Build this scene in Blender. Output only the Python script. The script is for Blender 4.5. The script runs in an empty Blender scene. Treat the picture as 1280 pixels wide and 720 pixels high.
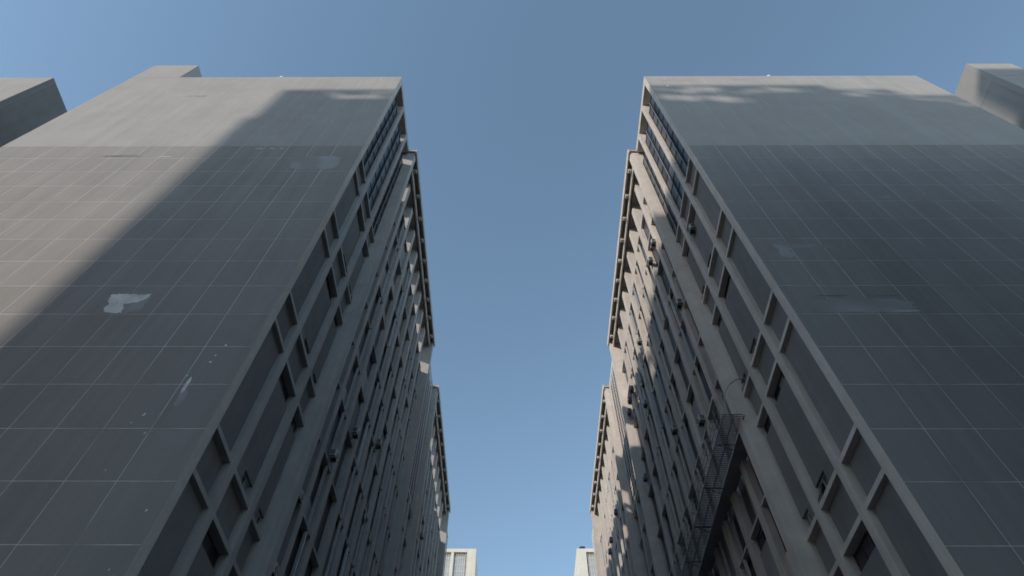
import bpy, bmesh, math, random
from mathutils import Vector, Matrix
random.seed(7)
S = 18.0            # metres per unit of the survey below (distance viewer -> gables)
EYE = 1.6
sc = bpy.context.scene
COL = sc.collection

# ------------------------------------------------------------------ camera
F, PITCH, ROLL, YAW = 771.0749, 0.9807, -0.0066, -0.0088
cam = bpy.data.cameras.new('camera'); camo = bpy.data.objects.new('camera', cam); COL.objects.link(camo)
cam.sensor_width = 36.0; cam.lens = 36.0 * F / 1280.0; cam.clip_start = 0.1; cam.clip_end = 20000
cp, sp = math.cos(PITCH), math.sin(PITCH)
ex, ev, fw = Vector((1, 0, 0)), Vector((0, -sp, cp)), Vector((0, cp, sp))
cr, sr = math.cos(ROLL), math.sin(ROLL)
right, up = cr * ex - sr * ev, sr * ex + cr * ev
m3 = Matrix((right, up, -fw)).transposed()
m3 = Matrix.Rotation(-YAW, 3, 'Z') @ m3
camo.matrix_world = Matrix.Translation((0, 0, EYE)) @ m3.to_4x4()
sc.camera = camo

# ------------------------------------------------------------------ light
AZ, EL = math.radians(45.7), math.radians(21.0)      # sunlight travels towards +X +Y
w = bpy.data.worlds.new('World'); sc.world = w; w.use_nodes = True
nt = w.node_tree
bg = nt.nodes['Background']; bg.inputs['Strength'].default_value = 0.15
sky = nt.nodes.new('ShaderNodeTexSky'); sky.sky_type = 'NISHITA'; sky.sun_disc = False
sky.sun_elevation = EL; sky.sun_rotation = math.pi + AZ
sky.altitude = 700; sky.air_density = 1.0; sky.dust_density = 0.35; sky.ozone_density = 1.0
hs = nt.nodes.new('ShaderNodeHueSaturation'); hs.inputs['Saturation'].default_value = 0.94; hs.inputs['Hue'].default_value = 0.488
nt.links.new(sky.outputs[0], hs.inputs['Color']); nt.links.new(hs.outputs[0], bg.inputs['Color'])
sd = Vector((math.sin(AZ) * math.cos(EL), math.cos(AZ) * math.cos(EL), -math.sin(EL)))
sun = bpy.data.lights.new('sun', 'SUN'); sun.energy = 2.0; sun.angle = math.radians(0.53); sun.color = (1.0, 0.91, 0.80)
suno = bpy.data.objects.new('sun', sun); COL.objects.link(suno)
suno.rotation_euler = sd.to_track_quat('-Z', 'Y').to_euler(); suno.location = (-60, -60, 160)
sc.view_settings.view_transform = 'Standard'; sc.view_settings.look = 'None'
sc.render.engine = 'CYCLES'; sc.cycles.filter_width = 1.7
sc.view_settings.exposure = 0.7; sc.view_settings.gamma = 1.0

# ------------------------------------------------------------------ materials
def mat(name, col, rough=0.85, var=0.12, scale=0.6, streak=0.0, spec=0.3, bump=0.0, fine=9.0, col2=None, thr=0.5, rnd=0.0, metal=0.0):
    m = bpy.data.materials.new(name); m.use_nodes = True
    t = m.node_tree; N = t.nodes; Lk = t.links.new
    b = N['Principled BSDF']; b.inputs['Roughness'].default_value = rough
    b.inputs['Specular IOR Level'].default_value = spec; b.inputs['Metallic'].default_value = metal
    g = N.new('ShaderNodeNewGeometry')
    n1 = N.new('ShaderNodeTexNoise'); n1.inputs['Scale'].default_value = scale; n1.inputs['Detail'].default_value = 6; n1.inputs['Roughness'].default_value = 0.62
    Lk(g.outputs['Position'], n1.inputs['Vector'])
    r1 = N.new('ShaderNodeMapRange'); r1.inputs[1].default_value = 0.25; r1.inputs[2].default_value = 0.75
    r1.inputs[3].default_value = 1 - var; r1.inputs[4].default_value = 1 + var
    Lk(n1.outputs['Fac'], r1.inputs[0])
    n2 = N.new('ShaderNodeTexNoise'); n2.inputs['Scale'].default_value = fine; n2.inputs['Detail'].default_value = 4
    Lk(g.outputs['Position'], n2.inputs['Vector'])
    r2 = N.new('ShaderNodeMapRange'); r2.inputs[3].default_value = 1 - var * 0.6; r2.inputs[4].default_value = 1 + var * 0.6
    Lk(n2.outputs['Fac'], r2.inputs[0])
    mul = N.new('ShaderNodeMath'); mul.operation = 'MULTIPLY'; Lk(r1.outputs[0], mul.inputs[0]); Lk(r2.outputs[0], mul.inputs[1])
    last = mul.outputs[0]
    if streak > 0:
        mp = N.new('ShaderNodeMapping'); mp.inputs['Scale'].default_value = (1.1, 1.1, 0.045)
        Lk(g.outputs['Position'], mp.inputs['Vector'])
        n3 = N.new('ShaderNodeTexNoise'); n3.inputs['Scale'].default_value = 1.0; n3.inputs['Detail'].default_value = 7; n3.inputs['Roughness'].default_value = 0.7
        Lk(mp.outputs[0], n3.inputs['Vector'])
        r3 = N.new('ShaderNodeMapRange'); r3.inputs[1].default_value = 0.32; r3.inputs[2].default_value = 0.68
        r3.inputs[3].default_value = 1 - streak; r3.inputs[4].default_value = 1 + streak
        Lk(n3.outputs['Fac'], r3.inputs[0])
        q = N.new('ShaderNodeMath'); q.operation = 'MULTIPLY'; Lk(last, q.inputs[0]); Lk(r3.outputs[0], q.inputs[1]); last = q.outputs[0]
    if rnd > 0:
        oi = N.new('ShaderNodeObjectInfo')
        r4 = N.new('ShaderNodeMapRange'); r4.inputs[3].default_value = 1 - rnd; r4.inputs[4].default_value = 1 + rnd
        Lk(oi.outputs['Random'], r4.inputs[0])
        q = N.new('ShaderNodeMath'); q.operation = 'MULTIPLY'; Lk(last, q.inputs[0]); Lk(r4.outputs[0], q.inputs[1]); last = q.outputs[0]
    base = None
    if col2:
        n4 = N.new('ShaderNodeTexNoise'); n4.inputs['Scale'].default_value = 0.45; n4.inputs['Detail'].default_value = 5
        Lk(g.outputs['Position'], n4.inputs['Vector'])
        r5 = N.new('ShaderNodeMapRange'); r5.inputs[1].default_value = thr - 0.09; r5.inputs[2].default_value = thr + 0.09
        Lk(n4.outputs['Fac'], r5.inputs[0])
        mx = N.new('ShaderNodeMix'); mx.data_type = 'RGBA'
        mx.inputs[6].default_value = (*col, 1); mx.inputs[7].default_value = (*col2, 1)
        Lk(r5.outputs[0], mx.inputs[0]); base = mx.outputs[2]
    vm = N.new('ShaderNodeVectorMath'); vm.operation = 'SCALE'
    if base: Lk(base, vm.inputs[0])
    else: vm.inputs[0].default_value = col
    Lk(last, vm.inputs['Scale']); Lk(vm.outputs[0], b.inputs['Base Color'])
    if bump > 0:
        bp = N.new('ShaderNodeBump'); bp.inputs['Strength'].default_value = bump; bp.inputs['Distance'].default_value = 0.02
        Lk(n2.outputs['Fac'], bp.inputs['Height']); Lk(bp.outputs[0], b.inputs['Normal'])
    return m

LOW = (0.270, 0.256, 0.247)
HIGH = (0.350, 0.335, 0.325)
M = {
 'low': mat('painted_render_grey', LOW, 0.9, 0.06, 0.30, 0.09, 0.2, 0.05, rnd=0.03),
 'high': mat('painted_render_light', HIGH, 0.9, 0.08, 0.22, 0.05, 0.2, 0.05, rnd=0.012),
 'jlow': mat('joint_sealant', (0.66, 0.645, 0.615), 0.9, 0.15, 2.0, col2=(0.36,0.35,0.34), thr=0.60),
 'jhigh': mat('joint_sealant_pale', (0.52, 0.51, 0.49), 0.9, 0.1, 2.0, col2=HIGH, thr=0.52),
 'conc': mat('pilaster_concrete_sunlit', (0.55, 0.49, 0.44), 0.9, 0.12, 0.8, 0.12, 0.2, 0.1, rnd=0.05),  # brightened and warmed for the sunlit right front
 'conc_l': mat('pilaster_concrete_shaded', (0.38, 0.36, 0.345), 0.9, 0.12, 0.8, 0.12, 0.2, 0.1, rnd=0.05),  # same concrete, darkened for the shaded left front
 'soffit': mat('soffit_concrete', (0.36, 0.30, 0.26), 0.9, 0.12, 1.2, 0.0, 0.2),
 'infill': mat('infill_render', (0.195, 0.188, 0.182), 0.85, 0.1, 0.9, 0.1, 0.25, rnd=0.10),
 'infill_l': mat('infill_render_pale', (0.30, 0.285, 0.27), 0.85, 0.1, 0.9, 0.1, 0.25, rnd=0.12),
 'glass': mat('window_glass', (0.055, 0.056, 0.060), 0.28, 0.3, 0.5, 0, 0.28, rnd=0.6),
 'dark': mat('hole_shade_black', (0.02, 0.02, 0.022), 0.8, 0.3, 1.5),  # near-black colour standing in for shade behind the screen holes
 'alu': mat('aluminium_frame', (0.36, 0.37, 0.38), 0.45, 0.08, 2.0, 0, 0.5, rnd=0.1),
 'pale_pane': mat('blinds_behind_glass', (0.40, 0.42, 0.45), 0.3, 0.12, 0.8, 0, 0.5, rnd=0.15),
 'blind': mat('drawn_blind', (0.17, 0.165, 0.155), 0.5, 0.2, 1.5, 0.1, 0.3, rnd=0.5),
 'dframe': mat('dark_frame', (0.05, 0.05, 0.055), 0.5, 0.1, 2.0),
 'white': mat('white_casing', (0.45, 0.45, 0.43), 0.55, 0.1, 3.0, 0.1, 0.4, rnd=0.15),
 'steel': mat('galvanised_steel', (0.30, 0.295, 0.29), 0.5, 0.2, 3.0, 0, 0.5),
 'black': mat('black_steel', (0.10, 0.10, 0.10), 0.7, 0.2, 3.0),
 'patch_w': mat('bare_plaster_and_light_spot', (0.70, 0.70, 0.68), 0.95, 0.25, 1.6, 0, 0.2, fine=6),
 'patch_b': mat('repair_paint', (0.36, 0.36, 0.365), 0.9, 0.12, 0.9, 0, 0.2, col2=LOW, thr=0.5),
 'patch_h': mat('repair_paint_pale', (0.50,0.495,0.485), 0.9, 0.10, 0.9, 0, 0.2),
 'stain': mat('damp_stain', (0.15, 0.145, 0.14), 0.9, 0.3, 1.5, 0, 0.2, col2=LOW, thr=0.55),
 'stain_h': mat('damp_stain_pale', (0.27, 0.265, 0.255), 0.9, 0.2, 1.5, 0, 0.2, col2=HIGH, thr=0.55),
 'crack': mat('open_crack', (0.15, 0.14, 0.13), 0.9, 0.3, 2.0),
 'cream': mat('cream_concrete', (0.62, 0.58, 0.51), 0.85, 0.08, 0.4, 0.05),
 'asphalt': mat('asphalt', (0.05, 0.05, 0.052), 0.9, 0.2, 2.0, fine=40),
 'paving': mat('paving_concrete', (0.22, 0.21, 0.20), 0.9, 0.15, 1.0, fine=25),
 'ground': mat('city_ground', (0.20, 0.19, 0.178), 0.95, 0.2, 0.05),
 'paint': mat('road_paint', (0.7, 0.7, 0.68), 0.7, 0.1, 4.0),
}
m = bpy.data.materials.new('lamp_globe'); m.use_nodes = True
m.node_tree.nodes['Principled BSDF'].inputs['Base Color'].default_value = (0.8, 0.8, 0.77, 1)
m.node_tree.nodes['Principled BSDF'].inputs['Roughness'].default_value = 0.25
M['globe'] = m

# ------------------------------------------------------------------ helpers
def link(o, parent=None):
    COL.objects.link(o)
    if parent: o.parent = parent
    return o
def thing(name, label, cat, loc=(0, 0, 0), group=None):
    o = bpy.data.objects.new(name, None); o.location = loc; COL.objects.link(o)
    o['label'] = label; o['category'] = cat
    if group: o['group'] = group
    return o
def add_box(bm, c, s):
    r = bmesh.ops.create_cube(bm, size=1.0)
    for v in r['verts']:
        v.co = Vector((v.co.x * s[0] + c[0], v.co.y * s[1] + c[1], v.co.z * s[2] + c[2]))
def add_tube(bm, a, b, r, seg=6):
    a, b = Vector(a), Vector(b); d = b - a
    if d.length < 1e-6: return
    q = d.to_track_quat('Z', 'Y').to_matrix().to_4x4()
    bmesh.ops.create_cone(bm, cap_ends=True, segments=seg, radius1=r, radius2=r, depth=d.length,
                          matrix=Matrix.Translation((a + b) / 2) @ q)
def finish(name, bm, m):
    me = bpy.data.meshes.new(name); bm.to_mesh(me); bm.free(); me.materials.append(M[m]); return me
MESH = {}
def box_mesh(name, s, m):
    k = ('box', name, round(s[0], 3), round(s[1], 3), round(s[2], 3), m)
    if k not in MESH:
        bm = bmesh.new(); add_box(bm, (0, 0, 0), s); MESH[k] = finish(name, bm, m)
    return MESH[k]
def part(name, me, parent, loc=(0, 0, 0), rot=None):
    o = bpy.data.objects.new(name, me); o.location = loc
    if rot: o.rotation_euler = rot
    return link(o, parent)
def Zw(z): return z * S + EYE
GZ = -EYE / S       # ground level in survey units

# ------------------------------------------------------------------ setting
def sheet(name, x0, x1, y0, y1, z0, z1, m):
    bm = bmesh.new(); add_box(bm, ((x0 + x1) / 2, (y0 + y1) / 2, (z0 + z1) / 2), (x1 - x0, y1 - y0, z1 - z0))
    o = bpy.data.objects.new(name, finish(name, bm, m)); o['kind'] = 'structure'; return link(o)
sheet('ground', -6000, 6000, -6000, 6000, -0.6, -0.012, 'ground')
sheet('road', -7, 8.5, -160, 900, -0.3, -0.006, 'asphalt')
for x0, x1 in ((-12.0, -7.0), (8.5, 13.7)):
    sheet('pavement', x0, x1, 17, 110, -0.3, 0.13, 'paving')
bm = bmesh.new()
for k in range(40): add_box(bm, (0.75, 6 + k * 8, 0.0), (0.14, 3.6, 0.008))
o = bpy.data.objects.new('road_marking', finish('road_marking', bm, 'paint')); o['kind'] = 'structure'; link(o)

# ------------------------------------------------------------------ slab buildings
CP = Vector((0, 0, EYE))
GBARS = [0.328, 0.455, 0.865, 0.992, 1.400, 1.537, 1.941, 2.083, 2.463, 2.593]
CBARS = [round(0.162 + 0.268 * k, 3) for k in range(13)]       # ... 3.378
H, ROOF, DEP = 3.757, 3.29, 1.616
CEIL = 3.69

class Slab:
    def __init__(s, side, xf, name, label, cat):
        s.side, s.xf = side, xf
        s.base = Vector((side * (xf + DEP / 2) * S, 3.2 * S, 0))
        s.root = thing(name, label, cat, s.base)
        s.pieces = []
        s.conc = 'conc'
        s.infill = 'infill'
    def x(s, t): return s.side * (s.xf + t) * S
    def ctr(s, t0, t1, y0, y1, z0, z1):
        return Vector(((s.x(t0) + s.x(t1)) / 2, (y0 + y1) / 2 * S, Zw((z0 + z1) / 2)))
    def box(s, name, t0, t1, y0, y1, z0, z1, m, single=False):
        c = s.ctr(t0, t1, y0, y1, z0, z1); d = ((t1 - t0) * S, (y1 - y0) * S, (z1 - z0) * S)
        if single:
            return part(name, box_mesh(name, d, m), s.root, c - s.base)
        s.pieces.append((name, c, d, m, None))
    def window(s, t, y0, y1, z0, z1, cols=2, sash=None, fm='alu'):
        c = s.ctr(t, t, y0, y1, z0, z1)
        s.pieces.append(('window', c, (0.08, (y1 - y0) * S, (z1 - z0) * S), fm, (cols, sash)))
    def win_frame(s, d, cols, fm):
        k = ('win', round(d[1], 3), round(d[2], 3), cols, fm)
        if k not in MESH:
            bm = bmesh.new(); W, Hh = d[1], d[2]; f = 0.07
            add_box(bm, (0, 0, Hh / 2 - f / 2), (0.09, W, f)); add_box(bm, (0, 0, -Hh / 2 + f / 2), (0.09, W, f))
            for i in range(cols + 1):
                yy = -W / 2 + f / 2 + (W - f) * i / cols
                add_box(bm, (0, yy, 0), (0.085, f, Hh - 2 * f))
            MESH[k] = finish('window', bm, fm)
        return MESH[k]
    def realise(s):
        BL = random.Random(99)
        caps = {'infill_panel': 300, 'ledge': 300, 'window': 210, 'wall_panel': 300, 'pilaster': 300, 'cheek_panel': 300}
        by = {}
        for p in s.pieces: by.setdefault(p[0], []).append(p)
        for name, lst in by.items():
            def rank(p):
                v = p[1] - CP; d = v.length; zc = v.z / max(v.y, .1)
                big = max(p[2]) / d
                hid = 0 if zc > 0.5 else 1
                return (hid, -big)
            lst.sort(key=rank)
            cap = caps.get(name, 300)
            solo, rest = lst[:cap], lst[cap:]
            for (n, c, d, m, ex) in solo:
                if ex is None:
                    part(n, box_mesh(n, d, m), s.root, c - s.base)
                else:
                    cols, sash = ex
                    o = part(n, s.win_frame(d, cols, m), s.root, c - s.base)
                    f = 0.07; pw = (d[1] - f * (cols + 1)) / cols; ph = d[2] - 2 * f
                    for i in range(cols):
                        yy = -d[1] / 2 + f + pw / 2 + i * (pw + f)
                        me = box_mesh('pane', (0.03, pw - 0.012, ph - 0.012), 'blind' if BL.random() < 0.2 else 'glass')
                        if sash is not None and i == sash:
                            a = 0.5 * s.side
                            part('pane', me, o, (-s.side * 0.12 - s.side * math.sin(0.5) * 0.25 * ph, yy, 0.02), (0, a, 0))
                        else:
                            part('pane', me, o, (s.side * 0.012, yy, 0))
            if rest:
                groups = {}
                for p in rest: groups.setdefault(p[3], []).append(p)
                for m, ps in groups.items():
                    bm = bmesh.new()
                    for (n, c, d, mm, ex) in ps:
                        cc = c - s.base
                        if ex is None: add_box(bm, cc, d)
                        else:
                            f = 0.07; W, Hh = d[1], d[2]
                            add_box(bm, cc + Vector((0, 0, Hh / 2 - f / 2)), (0.09, W, f)); add_box(bm, cc - Vector((0, 0, Hh / 2 - f / 2)), (0.09, W, f))
                            for i in range(ex[0] + 1):
                                add_box(bm, cc + Vector((0, -W / 2 + f / 2 + (W - f) * i / ex[0], 0)), (0.085, f, Hh - 2 * f))
                    o = part(name, finish(name, bm, m), s.root); o['kind'] = 'stuff'
                gl = [p for p in rest if p[4] is not None]
                if gl:
                    bm = bmesh.new()
                    for (n, c, d, mm, ex) in gl: add_box(bm, c - s.base + Vector((s.side * 0.012, 0, 0)), (0.03, d[1] - 0.15, d[2] - 0.15))
                    o = part('pane', finish('pane', bm, 'glass'), s.root); o['kind'] = 'stuff'

def gable(b, first, pitch, wall_m='conc', tower_at=None, rows_from=0.663, h=H, width=DEP, bands=True, hip=False):
    """end wall facing the viewer: joint backing plus proud panels"""
    g = 0.038 / S
    th = 0.006 / S
    b.box('gable_wall', 0, width, 1.0 + 0.004 / S, 1.036, GZ, h, wall_m, True)
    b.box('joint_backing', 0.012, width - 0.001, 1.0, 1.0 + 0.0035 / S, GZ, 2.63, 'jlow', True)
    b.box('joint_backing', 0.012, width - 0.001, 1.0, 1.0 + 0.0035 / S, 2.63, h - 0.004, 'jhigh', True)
    xs = [0.0, first]
    while xs[-1] + pitch < width - 0.03: xs.append(xs[-1] + pitch)
    xs.append(width)
    zs = [0.663 + 0.1405 * k for k in range(-6, 15)]
    zs[0] = GZ + 0.01
    for i in range(len(xs) - 1):
        for j in range(len(zs) - 1):
            pr = th * random.uniform(0.85, 1.1)
            e0 = 0.0 if i == 0 else g / 2; e1 = 0.0 if i == len(xs) - 2 else g / 2
            top = zs[j + 1] - (g / 2 if j < len(zs) - 2 else 0.0)
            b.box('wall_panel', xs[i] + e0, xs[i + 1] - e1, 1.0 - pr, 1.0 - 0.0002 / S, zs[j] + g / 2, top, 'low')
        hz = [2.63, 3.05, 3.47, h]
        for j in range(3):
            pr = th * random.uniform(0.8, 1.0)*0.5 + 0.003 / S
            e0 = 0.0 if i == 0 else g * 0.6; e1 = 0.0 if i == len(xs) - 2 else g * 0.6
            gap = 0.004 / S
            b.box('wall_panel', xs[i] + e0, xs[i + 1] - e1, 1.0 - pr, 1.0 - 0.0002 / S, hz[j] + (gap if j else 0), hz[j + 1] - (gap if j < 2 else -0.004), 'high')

def street_front(b, rs):
    s = b
    PD = 0.06
    # ---- core, low roof, crown walls
    s.box('core_wall', PD, DEP - 0.002, 1.037, 5.52, GZ, ROOF, 'infill', True)
    s.box('crown_wall', 0.036, PD - 0.001, 1.037, 1.47, ROOF + 0.002, 3.57, 'infill', True)
    s.box('crown_soffit', PD, 0.16, 1.037, 1.466, 3.713, H - 0.004, 'soffit', True)
    s.box('crown_beam', 0.001, PD - 0.0005, 1.037, 1.455, 3.712, H - 0.002, s.conc, True)
    # ---- near section: three bays between pilasters
    fins = [(1.005, 1.0345), (1.160, 1.191), (1.335, 1.366)]
    for y0, y1 in fins[1:]:
        s.box('pilaster', 0, PD - 0.0004, y0, y1, GZ, 3.711, s.conc)
    def endwall(y0, y1, z1=CEIL):
        s.box('pilaster', -0.042, PD - 0.0003, y0, y1, GZ, z1, s.conc)
    endwall(1.468, 1.506, 3.7355)
    bays = [(1.0365, 1.160), (1.191, 1.335), (1.366, 1.468)]
    RC = 0.0165
    for bi, (y0, y1) in enumerate(bays):
        zprev = 0.2
        s.box('infill_panel', RC, RC + 0.02, y0, y1, GZ, 0.2, s.infill)
        for k, z in enumerate(GBARS):
            th = 0.0135
            s.box('ledge', 0.003, RC + 0.018, y0, y1, z - th / 2, z + th / 2, s.conc)
            z0, z1 = zprev, z - th / 2
            tall = (k % 2 == 0)
            if tall and bi > 0 and z1 - z0 > 0.2:
                wh = rs.uniform(0.040, 0.052)
                s.window(RC + 0.012, y0, y1, z1 - wh, z1, 3, rs.choice([None, 0, 1, 2]) if rs.random() < 0.4 else None, 'dframe')
                zz0 = z0
                if rs.random() < 0.85:       # small window in the foot of the panel, towards the far pilaster
                    ym = y0 + (y1 - y0) * 0.52; wl = 0.055
                    s.window(RC + 0.010, ym, y1, z0, z0 + wl, 2, rs.choice([None, 0, 1]), 'alu')
                    s.box('infill_panel', RC, RC + 0.02, y0, ym, z0, z0 + wl, s.infill)
                    zz0 = z0 + wl
                s.box('infill_panel', RC, RC + 0.02, y0, y1, zz0, z1 - wh, s.infill)
            else:
                s.box('infill_panel', RC + (0.004 if not tall else 0), RC + 0.02, y0, y1, z0, z1, s.infill)
            zprev = z + th / 2
        # glazed top storeys
        z0, z1 = zprev + (0.0 if bi else 0.03), 3.565
        if not bi: s.box('infill_panel', RC, RC + 0.02, y0, y1, zprev, z0, s.infill)
        W, Hh = (y1 - y0) * S, (z1 - z0) * S; rows = 8
        bm = bmesh.new()
        for i in range(3):
            add_box(bm, (-s.side * (0.10 if i == 1 else 0.0), -W / 2 + 0.03 + (W - 0.06) * i / 2, 0), (0.12, 0.06, Hh))
        for j in range(rows + 1):
            for i in range(2):
                add_box(bm, (0, -W / 2 + 0.06 + (W / 2 - 0.09) / 2 + i * (W / 2 - 0.03), -Hh / 2 + 0.03 + (Hh - 0.06) * j / rows), (0.10, W / 2 - 0.09, 0.055))
        fr = part('glazing', finish('glazing', bm, 'dframe'), s.root, s.ctr(RC, RC, y0, y1, z0, z1) - s.base)
        bm = bmesh.new(); add_box(bm, (0, 0, 0), (0.03, 0.035, Hh - 0.3))
        part('mullion', finish('mullion', bm, 'alu'), fr, (-s.side * 0.18, 0, 0))
        ph = (Hh - 0.06) / rows - 0.055
        for i in range(2):
            for j in range(rows):
                part('pane', box_mesh('pane', (0.03, W / 2 - 0.10, ph), 'glass'), fr,
                     (s.side * 0.01, -W / 2 + 0.06 + (W / 2 - 0.09) / 2 + i * (W / 2 - 0.03), -Hh / 2 + 0.0575 + ph / 2 + j * (Hh - 0.06) / rows))
    # ---- canopied sections
    def canopied(ya, yb):
        e0 = (1.506 if ya < 2 else ya + 0.050)
        n = 9
        if ya > 2: endwall(ya + 0.011, ya + 0.050, 3.7355)
        endwall(yb - 0.040, yb - 0.006, 3.7355)
        wF = 0.040; pit = (yb - 0.040 - e0) / n
        RCc = 0.018
        ends = [e0]
        for k in range(1, n):
            yc = e0 + pit * k
            s.box('pilaster', 0, PD - 0.0004, yc - wF / 2, yc + wF / 2, GZ, CEIL, s.conc)
            ends += [yc - wF / 2, yc + wF / 2]
        ends.append(yb - 0.040)
        for k in range(n):
            y0, y1 = ends[2 * k], ends[2 * k + 1]
            s.box('infill_panel', RCc, RCc + 0.02, y0, y1, GZ, CBARS[0] - 0.008, s.infill)
            for q, z in enumerate(CBARS):
                th = rs.choice((0.008, 0.010, 0.013))
                s.box('ledge', rs.choice((0.004, 0.006, 0.009, 0.002)), RCc + 0.018, y0, y1, z - th / 2, z + th / 2, s.conc)
                if q == len(CBARS) - 1: break
                z0, z1 = z + th / 2, CBARS[q + 1] - th / 2
                r = rs.random()
                fm = 'alu' if rs.random() < 0.35 else 'dframe'
                if q % 3 == 0: rib = rs.random() < 0.75; ribf = rs.choice((0.50, 0.58, 0.66))
                if rib:
                    yr = y0 + (y1 - y0) * ribf
                    s.box('mullion', 0.0035, 0.0135, yr, yr + 0.009, z0 + 0.0002, z1 - 0.0002, s.conc if rs.random() < 0.8 else 'alu')
                if r < 0.26:
                    cut = rs.choice((0.07, 0.09, 0.12))
                    s.box('infill_panel', RCc - 0.001, RCc + 0.016, y0, y1, z0, z0 + cut, rs.choice((s.conc, 'infill_l', 'infill')))
                    s.window(RCc + 0.008, y0, y1, z0 + cut, z1, 2, None, fm)
                elif r < 0.86:
                    s.window(RCc + 0.008, y0, y1, z0, z1, 2, None, fm)
                else:
                    wh = rs.choice((0.04, 0.06, 0.0501))
                    s.box('infill_panel', RCc - 0.0015, RCc + 0.016, y0, y1, z0, z1 - wh, rs.choice(('infill_l', 'infill')))
                    s.window(RCc + 0.008, y0, y1, z1 - wh, z1, 2, rs.choice((None, 0, 1)), 'dframe')
            # bracket stub under the eaves, mid bay
            ym = (y0 + y1) / 2
            s.box('bracket', -0.0445, -0.0215, ym - 0.011, ym + 0.011, 3.690, 3.7355, s.conc)
        # eaves: slab, fascia, inner beam
        s.box('eaves_slab', -0.050, 0.39, ya, yb, 3.736, H, 'soffit', True)
        s.box('fascia_beam', -0.052, -0.045, ya - 0.002, yb + 0.002, 3.712, H + 0.003, s.conc, True)
        s.box('eaves_beam', -0.021, -0.011, e0 + 0.0005, yb - 0.041, CEIL - 0.025, 3.7355, s.conc, True)
        s.box('ceiling', 0.0001, 0.388, e0 + 0.001, yb - 0.041, CEIL + 0.0005, 3.7355, 'soffit', True)
    canopied(1.457, 3.034)
    canopied(3.475, 5.078)
    # ---- recessed sections with pierced screen above
    def screened(ya, yb):
        zb = 2.52
        n = 3; pit = (yb - ya) / n
        ends = [ya]
        for k in range(1, n):
            yc = ya + pit * k
            s.box('pilaster', 0, PD - 0.0004, yc - 0.014, yc + 0.014, GZ, zb, s.conc); ends += [yc - 0.014, yc + 0.014]
        ends.append(yb)
        for k in range(n):
            y0, y1 = ends[2 * k], ends[2 * k + 1]
            zprev = GZ
            for z in CBARS + [zb - 0.01]:
                if z > zb: continue
                s.box('ledge', 0.005, 0.044, y0, y1, z - 0.007, z + 0.007, s.conc)
                s.box('infill_panel', 0.024, 0.046, y0, y1, zprev, z - 0.007, 'infill_l'); zprev = z + 0.007
        # pierced screen as real lattice in front of a sheet painted near black for the shade behind its holes
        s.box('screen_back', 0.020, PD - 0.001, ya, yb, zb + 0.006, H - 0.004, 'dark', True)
        cols, rows = 5, 31
        yA, yB, zA, zB = ya + 0.03, yb - 0.03, zb + 0.03, H - 0.05
        bm = bmesh.new(); cw = (yB - yA) / cols; rh = (zB - zA) / rows
        def lb(y0, y1, z0, z1):
            add_box(bm, s.ctr(0.0, 0.0012, y0, y1, z0, z1) - s.base, (0.0012 * S, (y1 - y0) * S, (z1 - z0) * S))
        lb(ya, yb, zb + 0.002, zA); lb(ya, yb, zB, H); lb(ya, yA, zA, zB); lb(yB, yb, zA, zB)
        for i in range(cols): lb(yA + cw * i + cw * 0.70, yA + cw * (i + 1), zA, zB)
        for i in range(cols):
            for j in range(rows):
                sh = 0.0 if i % 2 else rh * 0.5
                z0 = zA + rh * j + sh
                lb(yA + cw * i, yA + cw * i + cw * 0.70, z0, min(zB, z0 + rh * 0.30))
        o = part('pierced_screen', finish('pierced_screen', bm, s.conc), s.root); o['kind'] = 'stuff'
    screened(3.0345, 3.4745)
    screened(5.0785, 5.52)

# irregular thin plaster patches on the gables
def patch(b, x, z, wdt, hgt, m, seed, n=44, rag=0.3, pts=None, proud=0.0073):
    proud += (seed % 17) * 0.00015
    r = random.Random(seed)
    P = []
    if pts:
        for (ax, az), (bx, bz) in zip(pts, pts[1:] + pts[:1]):
            for q in range(5):
                f_ = q / 5; j = 0.035
                P.append(((ax + (bx - ax) * f_ + r.uniform(-j, j)) * wdt, (az + (bz - az) * f_ + r.uniform(-j, j)) * hgt))
    else:
        for i in range(n):
            a = 2 * math.pi * i / n
            ca, sa = math.cos(a), math.sin(a)
            q = (abs(ca) ** 4 + abs(sa) ** 4) ** -0.25 * r.uniform(1 - rag, 1)
            P.append((ca * q * wdt / 2, sa * q * hgt / 2))
    bm = bmesh.new()
    f = bm.faces.new([bm.verts.new((px * S, 0, pz * S)) for px, pz in P])
    bmesh.ops.recalc_face_normals(bm, faces=[f])
    e = bmesh.ops.extrude_face_region(bm, geom=[f])
    for v in e['geom']:
        if isinstance(v, bmesh.types.BMVert): v.co.y -= 0.0015
    bmesh.ops.recalc_face_normals(bm, faces=bm.faces[:])
    name = {'patch_w': 'bare_patch_and_light_spot', 'patch_b': 'repair_patch', 'patch_h': 'repair_patch', 'stain': 'damp_stain', 'stain_h': 'damp_stain', 'crack': 'crack'}[m]
    part(name, finish(name, bm, m), b.root, Vector((x * S, 1.0 * S - proud - (0.004 if z > 2.63 else 0), Zw(z))) - b.base)

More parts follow.
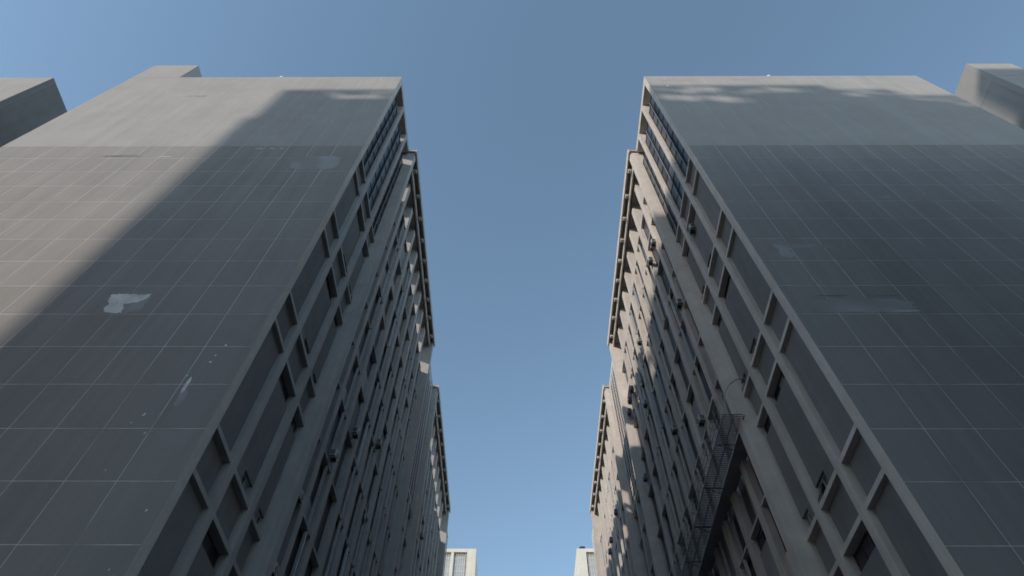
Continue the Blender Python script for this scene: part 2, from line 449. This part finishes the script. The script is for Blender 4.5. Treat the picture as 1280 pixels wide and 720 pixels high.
# ---- left slab
rsL = random.Random(11)
bl = Slab(-1, 0.674, 'slab_building', 'tall grey slab block on the left with half sunlit blank gable', 'building')
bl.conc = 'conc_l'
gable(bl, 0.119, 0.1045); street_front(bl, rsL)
bl.box('lift_tower', DEP - 0.282, DEP - 0.001, 1.0 - 0.012 / S, 1.25, H + 0.001, 4.035, 'high', True)
bl.box('back_parapet', DEP - 0.03, DEP - 0.001, 1.037, 5.5, ROOF + 0.001, ROOF + 0.06, 'conc_l', True)
bl.realise()
Lpoly = [(-.5, .5), (-.2, .53), (.2, .48), (.5, .5), (.47, .3), (.36, .08), (.15, .04), (.02, -.05), (.10, -.25), (.16, -.48), (-.05, -.5), (-.27, -.44), (-.40, -.2), (-.33, -.05), (-.48, .22)]
patch(bl, -1.103, 1.418, 0.145, 0.118, 'patch_b', 3, rag=0.25, proud=0.0075)
patch(bl, -1.103, 1.415, 0.112, 0.092, 'patch_w', 3, pts=Lpoly, proud=0.0102)
patch(bl, -0.777, 1.070, 0.010, 0.085, 'patch_w', 5, n=10, rag=0.5)
patch(bl, -0.770, 1.035, 0.020, 0.06, 'patch_b', 6)
for k, (x, z, a) in enumerate([(-.742, 1.23, .007), (-.752, 1.19, .006), (-.755, 1.165, .008), (-.83, .985, .008), (-.845, .96, .005), (-.80, .93, .006), (-.79, 1.115, .005), (-.70, .735, .006), (-.69, .60, .008), (-.705, .615, .005), (-.83, .83, .004)]):
    patch(bl, x, z, a, a * 1.3, 'patch_w', 20 + k, n=7, rag=0.5)
patch(bl, -.682 - .0, 0.585, 0.006, 0.045, 'patch_w', 50, n=8, rag=0.5)
patch(bl, -0.835, 2.44, 0.21, 0.15, 'patch_b', 7, rag=0.1)
patch(bl, -1.70, 2.515, 0.20, 0.022, 'stain', 8, rag=0.5)
patch(bl, -1.50, 2.508, 0.08, 0.008, 'patch_h', 9, rag=0.5)
patch(bl, -1.74, 3.38, 0.13, 0.03, 'stain_h', 10, rag=0.3)
for k, (x, wd) in enumerate([(-1.13, .05), (-1.07, .03), (-1.03, .02)]): patch(bl, x, 2.60, wd, .014, 'patch_h', 60 + k, rag=0.5)
for k, (x, z, wd) in enumerate([(-.80, .545, .10), (-.71, .54, .09), (-.92, .55, .06)]): patch(bl, x, z, wd, .05, 'patch_b', 70 + k)

# ---- right slab
rsR = random.Random(23)
br = Slab(1, 0.769, 'slab_building', 'tall grey slab block on the right with shaded blank gable', 'building')
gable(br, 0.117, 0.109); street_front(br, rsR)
br.box('back_parapet', DEP - 0.03, DEP - 0.001, 1.037, 5.5, ROOF + 0.001, ROOF + 0.06, 'conc', True)
br.realise()
patch(br, 0.985, 1.405, 0.30, 0.075, 'patch_b', 31, rag=0.25)
patch(br, 0.86, 1.40, 0.11, 0.07, 'patch_b', 32, rag=0.3, proud=0.0102)
patch(br, 0.90, 1.452, 0.12, 0.004, 'crack', 33, n=18, rag=0.7, proud=0.0115)
patch(br, 1.06, 1.452, 0.09, 0.0025, 'crack', 34, n=16, rag=0.7, proud=0.0115)
patch(br, 1.07, 1.378, 0.10, 0.010, 'patch_h', 35, rag=0.5, proud=0.0115)
patch(br, 0.93, 1.735, 0.22, 0.03, 'patch_b', 36, rag=0.4)
patch(br, 0.86, 1.70, 0.05, 0.10, 'patch_b', 37, rag=0.4)
patch(br, 1.38, 2.10, 0.05, 0.02, 'patch_b', 39, rag=0.4)
patch(br, 0.95, 3.675, 0.22, 0.012, 'stain_h', 40, rag=0.5)
patch(br, 1.32, 3.68, 0.12, 0.014, 'stain_h', 41, rag=0.5)
patch(br, 0.868, 3.56, 0.012, 0.03, 'patch_w', 42, n=7)  # white spot painted for a star-like dapple of light

# ---- the two slabs beyond the alleys
def neighbour(side, xf, label, tower):
    b = Slab(side, xf, 'slab_building', label, 'building')
    b.infill = 'low'; side_m = 'infill' if side < 0 else 'low'  # left side wall takes a darker colour for its shade
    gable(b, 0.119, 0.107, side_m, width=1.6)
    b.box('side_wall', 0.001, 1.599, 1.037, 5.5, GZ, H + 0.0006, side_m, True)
    if tower: b.box('lift_tower', 0.0, 0.280, 1.0 - 0.012 / S, 1.30, H + 0.001, 4.03, 'low', True); b.box('lift_tower_front', 0.0005, 0.2795, 1.0 - 0.02 / S, 1.0 - 0.0125 / S, H + 0.0015, 4.0295, 'high', True)
    for z in (2.63, 3.17): b.box('side_joint', -0.0006, 0.0005, 1.04, 5.4, z, z + 0.0015, 'jlow', True)
    b.realise(); return b
neighbour(-1, 2.760, 'grey slab block at the far left edge beyond the alley with dark shaded side wall', False)
neighbour(1, 2.847, 'grey slab block at the far right edge with raised tower on its roof corner', True)

# ---- roof globe lamps
def globe(x, z, label):
    t = thing('roof_lamp', label, 'lamp', (x * S, 1.02 * S, Zw(H)), 'globe lamps on the roof edges')
    bm = bmesh.new(); add_tube(bm, (0, 0, 0), (0, 0, 0.75), 0.045, 8); part('post', finish('post', bm, 'steel'), t)
    bm = bmesh.new(); add_tube(bm, (0, 0, 0.72), (0, 0, 0.80), 0.14, 10); part('collar', finish('collar', bm, 'steel'), t)
    bm = bmesh.new(); bmesh.ops.create_icosphere(bm, subdivisions=3, radius=0.24, matrix=Matrix.Translation((0, 0, 1.0)))
    for f in bm.faces: f.smooth = True
    part('globe', finish('globe', bm, 'globe'), t)
globe(-1.412, 3.82, 'small white globe lamp on the roof edge of the left block')
globe(1.534, 3.83, 'small white globe lamp on the roof edge of the right block')

# ---- air conditioners on the facades
def ac_unit(b, y, z, label, t=-0.008, rot=0.0, dark=False):
    x = b.x(t)
    r = thing('air_conditioner', label, 'air conditioner', (x, y * S, Zw(z)), 'air conditioner boxes on the street fronts')
    W, D, Hh = 0.78, 0.42, 0.56
    bm = bmesh.new(); add_box(bm, (0, 0, 0), (D, W, Hh)); bmesh.ops.bevel(bm, geom=bm.edges[:], offset=0.025, segments=2, affect='EDGES')
    part('casing', finish('casing', bm, 'steel' if dark else 'white'), r)
    bm = bmesh.new(); o = -b.side
    mat_ = Matrix.Translation((o * (D / 2 + 0.008), 0.08, 0)) @ Matrix.Rotation(math.pi / 2, 4, 'Y')
    bmesh.ops.create_cone(bm, cap_ends=True, segments=20, radius1=0.215, radius2=0.215, depth=0.014, matrix=mat_)
    part('fan_grille', finish('fan_grille', bm, 'dframe'), r)
    bm = bmesh.new()
    for k in range(7): add_box(bm, (0, -W / 2 - 0.006, -0.18 + 0.06 * k), (D * 0.75, 0.012, 0.028))
    part('side_louvre', finish('side_louvre', bm, 'dframe'), r)
    bm = bmesh.new(); add_box(bm, (0, 0, -Hh / 2 - 0.006), (D * 0.9, W * 0.9, 0.012)); part('base_tray', finish('base_tray', bm, 'dframe'), r)
    for yy in (-0.25, 0.25):
        bm = bmesh.new()
        add_box(bm, (b.side * 0.12, yy, -Hh / 2 - 0.035), (D + 0.26, 0.04, 0.04))
        add_tube(bm, (-b.side * 0.15, yy, -Hh / 2 - 0.05), (b.side * (D / 2 + 0.08), yy, -Hh / 2 - 0.34), 0.018, 5)
        part('bracket', finish('bracket', bm, 'steel'), r)
for args in [
  (1.29, 2.385, 'air conditioner box high on the second bay of the right block', 0.004),
  (1.682, 2.950, 'nearest of the air conditioner boxes up near the sunlit line of the right block', -0.012),
  (1.800, 2.955, 'air conditioner box just below the nearest one near the sunlit line', -0.012),
  (1.654, 2.335, 'air conditioner box alone beside the broad pilaster of the right block', -0.010),
  (2.362, 2.940, 'air conditioner box midway along the sunlit top of the right block', -0.012),
  (2.779, 2.965, 'uppermost of three clustered air conditioner boxes on the right block', -0.012),
  (2.875, 2.962, 'middle of three clustered air conditioner boxes on the right block', -0.014),
  (2.961, 2.943, 'lowest of three clustered air conditioner boxes on the right block', -0.012),
  (2.916, 2.371, 'air conditioner box by itself below the foot of the pierced screen on the right', -0.012),
  (2.20, 2.07, 'air conditioner box low in the shade above the catwalk on the right block', -0.012),
  (2.56, 2.61, 'air conditioner box in shade below the uppermost cluster on the right block', -0.012),
  (1.85, 1.79, 'air conditioner box just above the near end of the catwalk', -0.012),
  (3.988, 2.923, 'air conditioner box on the sunlit far wing of the right block', -0.012),
  (4.372, 2.947, 'upper air conditioner box of the farthest pair on the right block', -0.012),
  (4.50, 2.93, 'lower air conditioner box of the farthest pair on the right block', -0.012)]:
    ac_unit(br, args[0], args[1], args[2], args[3], dark=args[0] > 2.7)
for args in [
  (1.923, 1.791, 'dark air conditioner box on the shaded front of the left block', -0.012, True),
  (2.30, 2.07, 'small dark air conditioner box half way up the shaded left front', -0.012, True),
  (1.76, 1.53, 'pale air conditioner box near the broad pilaster of the left block', -0.012, False),
  (3.895, 2.655, 'air conditioner box far along the shaded front of the left block', -0.012, True),
  (1.608, 1.236, 'dark air conditioner box beside the broad pilaster of the left block', 0.002, True),
  (1.596, 0.985, 'lowest air conditioner box near the bottom of the left block', 0.0, False)]:
    ac_unit(bl, args[0], args[1], args[2], args[3], dark=args[4])

# ---- maintenance catwalk on the right front
def catwalk():
    y0, y1, z = 1.447 * S, 3.0 * S, Zw(1.43)
    xi, xo = (0.769 - 0.031) * S, 0.669 * S
    t = thing('catwalk', 'dark steel catwalk with lattice railing hung along the right front', 'catwalk', (xi, y0, z))
    B = Vector((xi, y0, z)); W = xo - xi; Ly = y1 - y0
    bm = bmesh.new(); n = int(Ly / 0.17)
    for k in range(n): add_box(bm, (W * 0.5, 0.05 + k * 0.17, 0), (abs(W) - 0.1, 0.075, 0.03))
    o = part('deck_grating', finish('deck_grating', bm, 'steel'), t); o['kind'] = 'stuff'
    for xx in (0.0, W * 0.5, W):
        bm = bmesh.new(); add_box(bm, (xx, Ly / 2, -0.065), (0.05, Ly, 0.09)); part('stringer', finish('stringer', bm, 'steel'), t)
    bm = bmesh.new(); add_box(bm, (0.035 * S * 0.5 + 0.05, 0.9 + (Ly - 0.9) / 2, -0.2), (0.050 * S, Ly - 0.9, 0.05)); part('shade_plate', finish('shade_plate', bm, 'steel'), t)  # added plate standing in for the shaded recess beside the deck
    for k in range(7):
        yy = 2.4 + k * 4.0
        bm = bmesh.new(); add_tube(bm, (W, yy, -0.15), (0.3, yy, -0.9), 0.02, 6); add_box(bm, (W / 2, yy, -0.19), (abs(W) - 0.1, 0.05, 0.05))
        part('bracket', finish('bracket', bm, 'black'), t)
    for zz in (0.45, 0.9, 1.3):
        bm = bmesh.new(); add_tube(bm, (W, 0, zz), (W, Ly, zz), 0.016, 6); part('rail', finish('rail', bm, 'steel'), t)
    rr = random.Random(4); np_ = int(Ly / 1.15)
    for k in range(np_ + 1):
        yy = k * Ly / np_
        bm = bmesh.new(); add_tube(bm, (W, yy, -0.1), (W + rr.uniform(-.06, .06), yy, 1.32), 0.018, 6); part('railing_post', finish('railing_post', bm, 'steel'), t)
        if k < np_:
            bm = bmesh.new(); yn = (k + 1) * Ly / np_
            add_tube(bm, (W, yy, 0.02), (W, yn, 0.9), 0.012, 5)
            if rr.random() < 0.6: add_tube(bm, (W, yn, 0.02), (W, yy, 1.3), 0.010, 5)
            for q in range(3): add_tube(bm, (W, yy + (yn - yy) * (q + 1) / 4, 0.0), (W, yy + (yn - yy) * (q + 1) / 4 + rr.uniform(-.1, .1), 0.9), 0.008, 4)
            part('railing_bar', finish('railing_bar', bm, 'black'), t)
    # curved davit arm at the near end
    bm = bmesh.new(); pts = []
    for k in range(11):
        a = k / 10 * math.pi * 0.42
        pts.append(Vector((W * 0.75 + 2.2 * (1 - math.cos(a)), -0.05, 0.2 + 2.9 * math.sin(a))))
    pts = [Vector((W * 0.75, -0.05, -0.1))] + pts
    for a, b_ in zip(pts, pts[1:]): add_tube(bm, a, b_, 0.035, 7)
    d = part('davit_arm', finish('davit_arm', bm, 'steel'), t)
    bm = bmesh.new(); add_box(bm, pts[-1] + Vector((0.25, 0, 0.02)), (0.55, 0.16, 0.10)); bmesh.ops.bevel(bm, geom=bm.edges[:], offset=0.03, segments=2, affect='EDGES')
    part('lamp_head', finish('lamp_head', bm, 'white'), d)
catwalk()

# ---- towers at the end of the street
def end_tower(x0, x1, y, ztop, label, bays, open_side, vent=None):
    xa, xb = x0 * S, x1 * S
    Yw = y * S; cx = (xa + xb) / 2
    t = thing('tower_building', label, 'building', (cx, Yw, 0))
    zt = Zw(ztop); W = xb - xa; dep = 26.0; rec = 0.55
    bm = bmesh.new(); add_box(bm, (0, dep / 2 + rec, zt / 2 - 0.3), (W, dep, zt - 0.6)); part('body', finish('body', bm, 'infill_l'), t)
    pier = 2.3; bm = bmesh.new()
    for sx in (-1, 1): 
        part('pier', box_mesh('pier', (pier, dep + rec, zt), 'cream'), t, (sx * (W / 2 - pier / 2 + 0.05), (dep + rec) / 2, zt / 2))
    part('cornice', box_mesh('cornice', (W - 2 * pier + 0.09, rec + 0.05, 0.95), 'cream'), t, (0, rec / 2, zt - 0.475))
    bw = (W - 2 * pier) / bays; fh = 7.4
    for k in range(1, bays):
        part('mullion', box_mesh('mullion', (0.65, rec, zt - 0.96), 'cream'), t, (-W / 2 + pier + k * bw, rec / 2 - 0.02, (zt - 0.96) / 2))
    j = 0
    z = zt - 0.95
    while z > zt - 46:
        for k in range(bays):
            xx = -W / 2 + pier + (k + .5) * bw; ww = bw - 0.68
            part('ledge', box_mesh('ledge', (ww, rec - 0.06, 0.5), 'cream'), t, (xx, rec / 2 + 0.02, z - fh + 0.25))
            bm = bmesh.new(); key = ('ew', round(ww, 3))
            if key not in MESH:
                for i in range(6): add_box(bm, (-ww / 2 + 0.05 + (ww - 0.1) * i / 5, 0, 0), (0.09, 0.12, fh - 0.5))
                for i in range(5): add_box(bm, (0, 0.002, -(fh - 0.5) / 2 + 0.05 + (fh - 0.6) * i / 4), (ww, 0.10, 0.10))
                MESH[key] = finish('window', bm, 'cream')
            else: bm.free()
            o = part('window', MESH[key], t, (xx, rec - 0.12, z - (fh - 0.5) / 2))
            part('pane', box_mesh('pane', (ww - 0.02, 0.04, (fh - 0.5) * (0.86)), 'pale_pane' if (k + j) % 4 else 'alu'), o, (0, 0.075, -0.4))
        z -= fh; j += 1
    if vent:
        bm = bmesh.new(); add_box(bm, (0, 0, 0), (1.3, 1.3, 1.7)); bmesh.ops.bevel(bm, geom=bm.edges[:], offset=0.06, segments=1, affect='EDGES')
        for k in range(5): add_box(bm, (0, 0, -0.6 + 0.3 * k), (1.42, 1.42, 0.07))
        part('roof_vent', finish('roof_vent', bm, 'dframe'), t, (vent - cx, 1.2, zt + 0.2))
end_tower(-1.62, -0.558, 8.0, 5.25, 'cream tower at the street end behind the left block with gridded windows', 4, 1)
end_tower(0.881, 1.95, 8.0, 5.255, 'cream tower at the street end behind the right block with dark roof vent', 4, -1, vent=0.965 * S)

# ---- blocks behind the viewer whose shade falls on the scene
def back_block(x0, x1, y0, y1, ztop, label):
    c = ((x0 + x1) / 2 * S, (y0 + y1) / 2 * S, 0)
    t = thing('office_block', label, 'building', c)
    W, D, Hh = (x1 - x0) * S, (y1 - y0) * S, Zw(ztop)
    part('body', box_mesh('body', (W, D, Hh), 'infill_l'), t, (0, 0, Hh / 2))
    part('parapet', box_mesh('parapet', (W + 0.3, D + 0.3, 0.6), 'conc'), t, (0, 0, Hh + 0.3 - 0.6))
    for sx in (-1, 1):
        for k in range(8): part('pilaster', box_mesh('pilaster', (0.5, 0.6, Hh - 0.7), 'conc'), t, (sx * (W / 2 + 0.2), -D / 2 + D * (k + .5) / 8, (Hh - 0.7) / 2))
back_block(-2.29, -0.68, -3.0, -0.25, 2.1, 'grey block behind the viewer on the left of the street')
back_block(0.78, 2.38, -3.0, -0.25, 2.6, 'grey block behind the viewer on the right of the street')

def caster(xa, xb, ztop, dist, label, holes=(), crown=0.5, skew=0.0, width_y=0.7):
    """tall tower up-sun; xa..xb, ztop: where its shade meets the gable plane (survey units)"""
    dx, dy, dz = -dist * math.sin(AZ), -dist * math.cos(AZ), dist * math.tan(EL)
    x0, x1, zt = xa + dx, xb + dx, ztop + dz
    yf = 1.0 + dy
    t = thing('tower_block', label, 'building', ((x0 + x1) / 2 * S, yf * S, 0))
    B = Vector(((x0 + x1) / 2 * S, yf * S, 0))
    W = (x1 - x0) * S; zc = Zw(zt - crown); Hc = crown * S
    part('body', box_mesh('body', (W, 0.41 * S, zc), 'infill_l'), t, (0, -0.145 * S, zc / 2))
    # open rooftop screen: solid wall cells around real openings
    xs = sorted({-W / 2, W / 2, *[(h[0] - xa) * S - W / 2 for h in holes], *[(h[1] - xa) * S - W / 2 for h in holes]})
    zs = sorted({0.0, Hc, *[(h[2] - (ztop - crown)) * S for h in holes], *[(h[3] - (ztop - crown)) * S for h in holes]})
    bm = bmesh.new()
    for i in range(len(xs) - 1):
        for j in range(len(zs) - 1):
            cx, cz = (xs[i] + xs[i + 1]) / 2, (zs[j] + zs[j + 1]) / 2
            X, Z = (cx + W / 2) / S + xa, cz / S + ztop - crown
            if any(h[0] < X < h[1] and h[2] < Z < h[3] for h in holes): continue
            add_box(bm, (cx, 0.15, zc + cz), (xs[i + 1] - xs[i], 0.3, zs[j + 1] - zs[j]))
    part('roof_screen', finish('roof_screen', bm, 'conc'), t)
    return t
def gable_z(y): return y
rh = random.Random(5)
def slots(xa, xb, za, zb, n, w, h):
    return [(x, x + rh.uniform(.5, 1) * w, z, z + rh.uniform(.5, 1) * h) for x, z in ((rh.uniform(xa, xb), rh.uniform(za, zb)) for _ in range(n))]
caster(-1.285, -0.38, 3.49, 7.4, 'tall grey tower far behind the viewer shading the left gable',
       holes=[(-.98, -.70, 3.33, 3.385), (-.66, -.52, 3.325, 3.39)] + slots(-1.05, -.6, 3.40, 3.44, 5, .15, .03))
caster(0.70, 1.76, 3.56, 7.4, 'tall grey tower far behind the viewer shading the right gable',
       holes=[(.80, .89, 3.29, 3.385), (.895, .99, 3.27, 3.37), (1.02, 1.08, 3.285, 3.37), (1.085, 1.19, 3.25, 3.355), (1.20, 1.25, 3.26, 3.31)]
       + slots(.78, 1.6, 3.43, 3.49, 12, .18, .046) + slots(.85, 1.3, 3.37, 3.41, 4, .12, .03))
caster(1.76, 2.10, 3.47, 7.35, 'stepped grey tower far behind the viewer with an open roof screen', holes=slots(1.78, 2.0, 3.33, 3.42, 6, .12, .045))
caster(2.10, 2.4595, 3.36, 7.3, 'lower grey tower far behind the viewer with an open roof screen', holes=slots(2.12, 2.36, 3.16, 3.30, 6, .09, .05))
caster(2.46, 2.6995, 3.53, 7.25, 'added unseen tower piece shading the side wall of the far right block')  # added piece, keeps sun off the far right side wall
caster(2.70, 4.6, 3.90, 7.2, 'broad grey tower far behind the viewer shading the far right block')
n = 9
steps = [(-0.38 + 1.08 * k / n, -0.38 + 1.08 * (k + 1) / n, 3.50 - 0.60 * (k + .5) / n) for k in range(n)]  # steps shaped to lay the shade line along the right front
caster(-0.3795, 0.6995, 3.60, 7.4, 'added unseen tower, roofline stepped to set the shade on the right front', crown=0.74,
       holes=[(x0_, x1_, z_, 3.65) for x0_, x1_, z_ in steps])
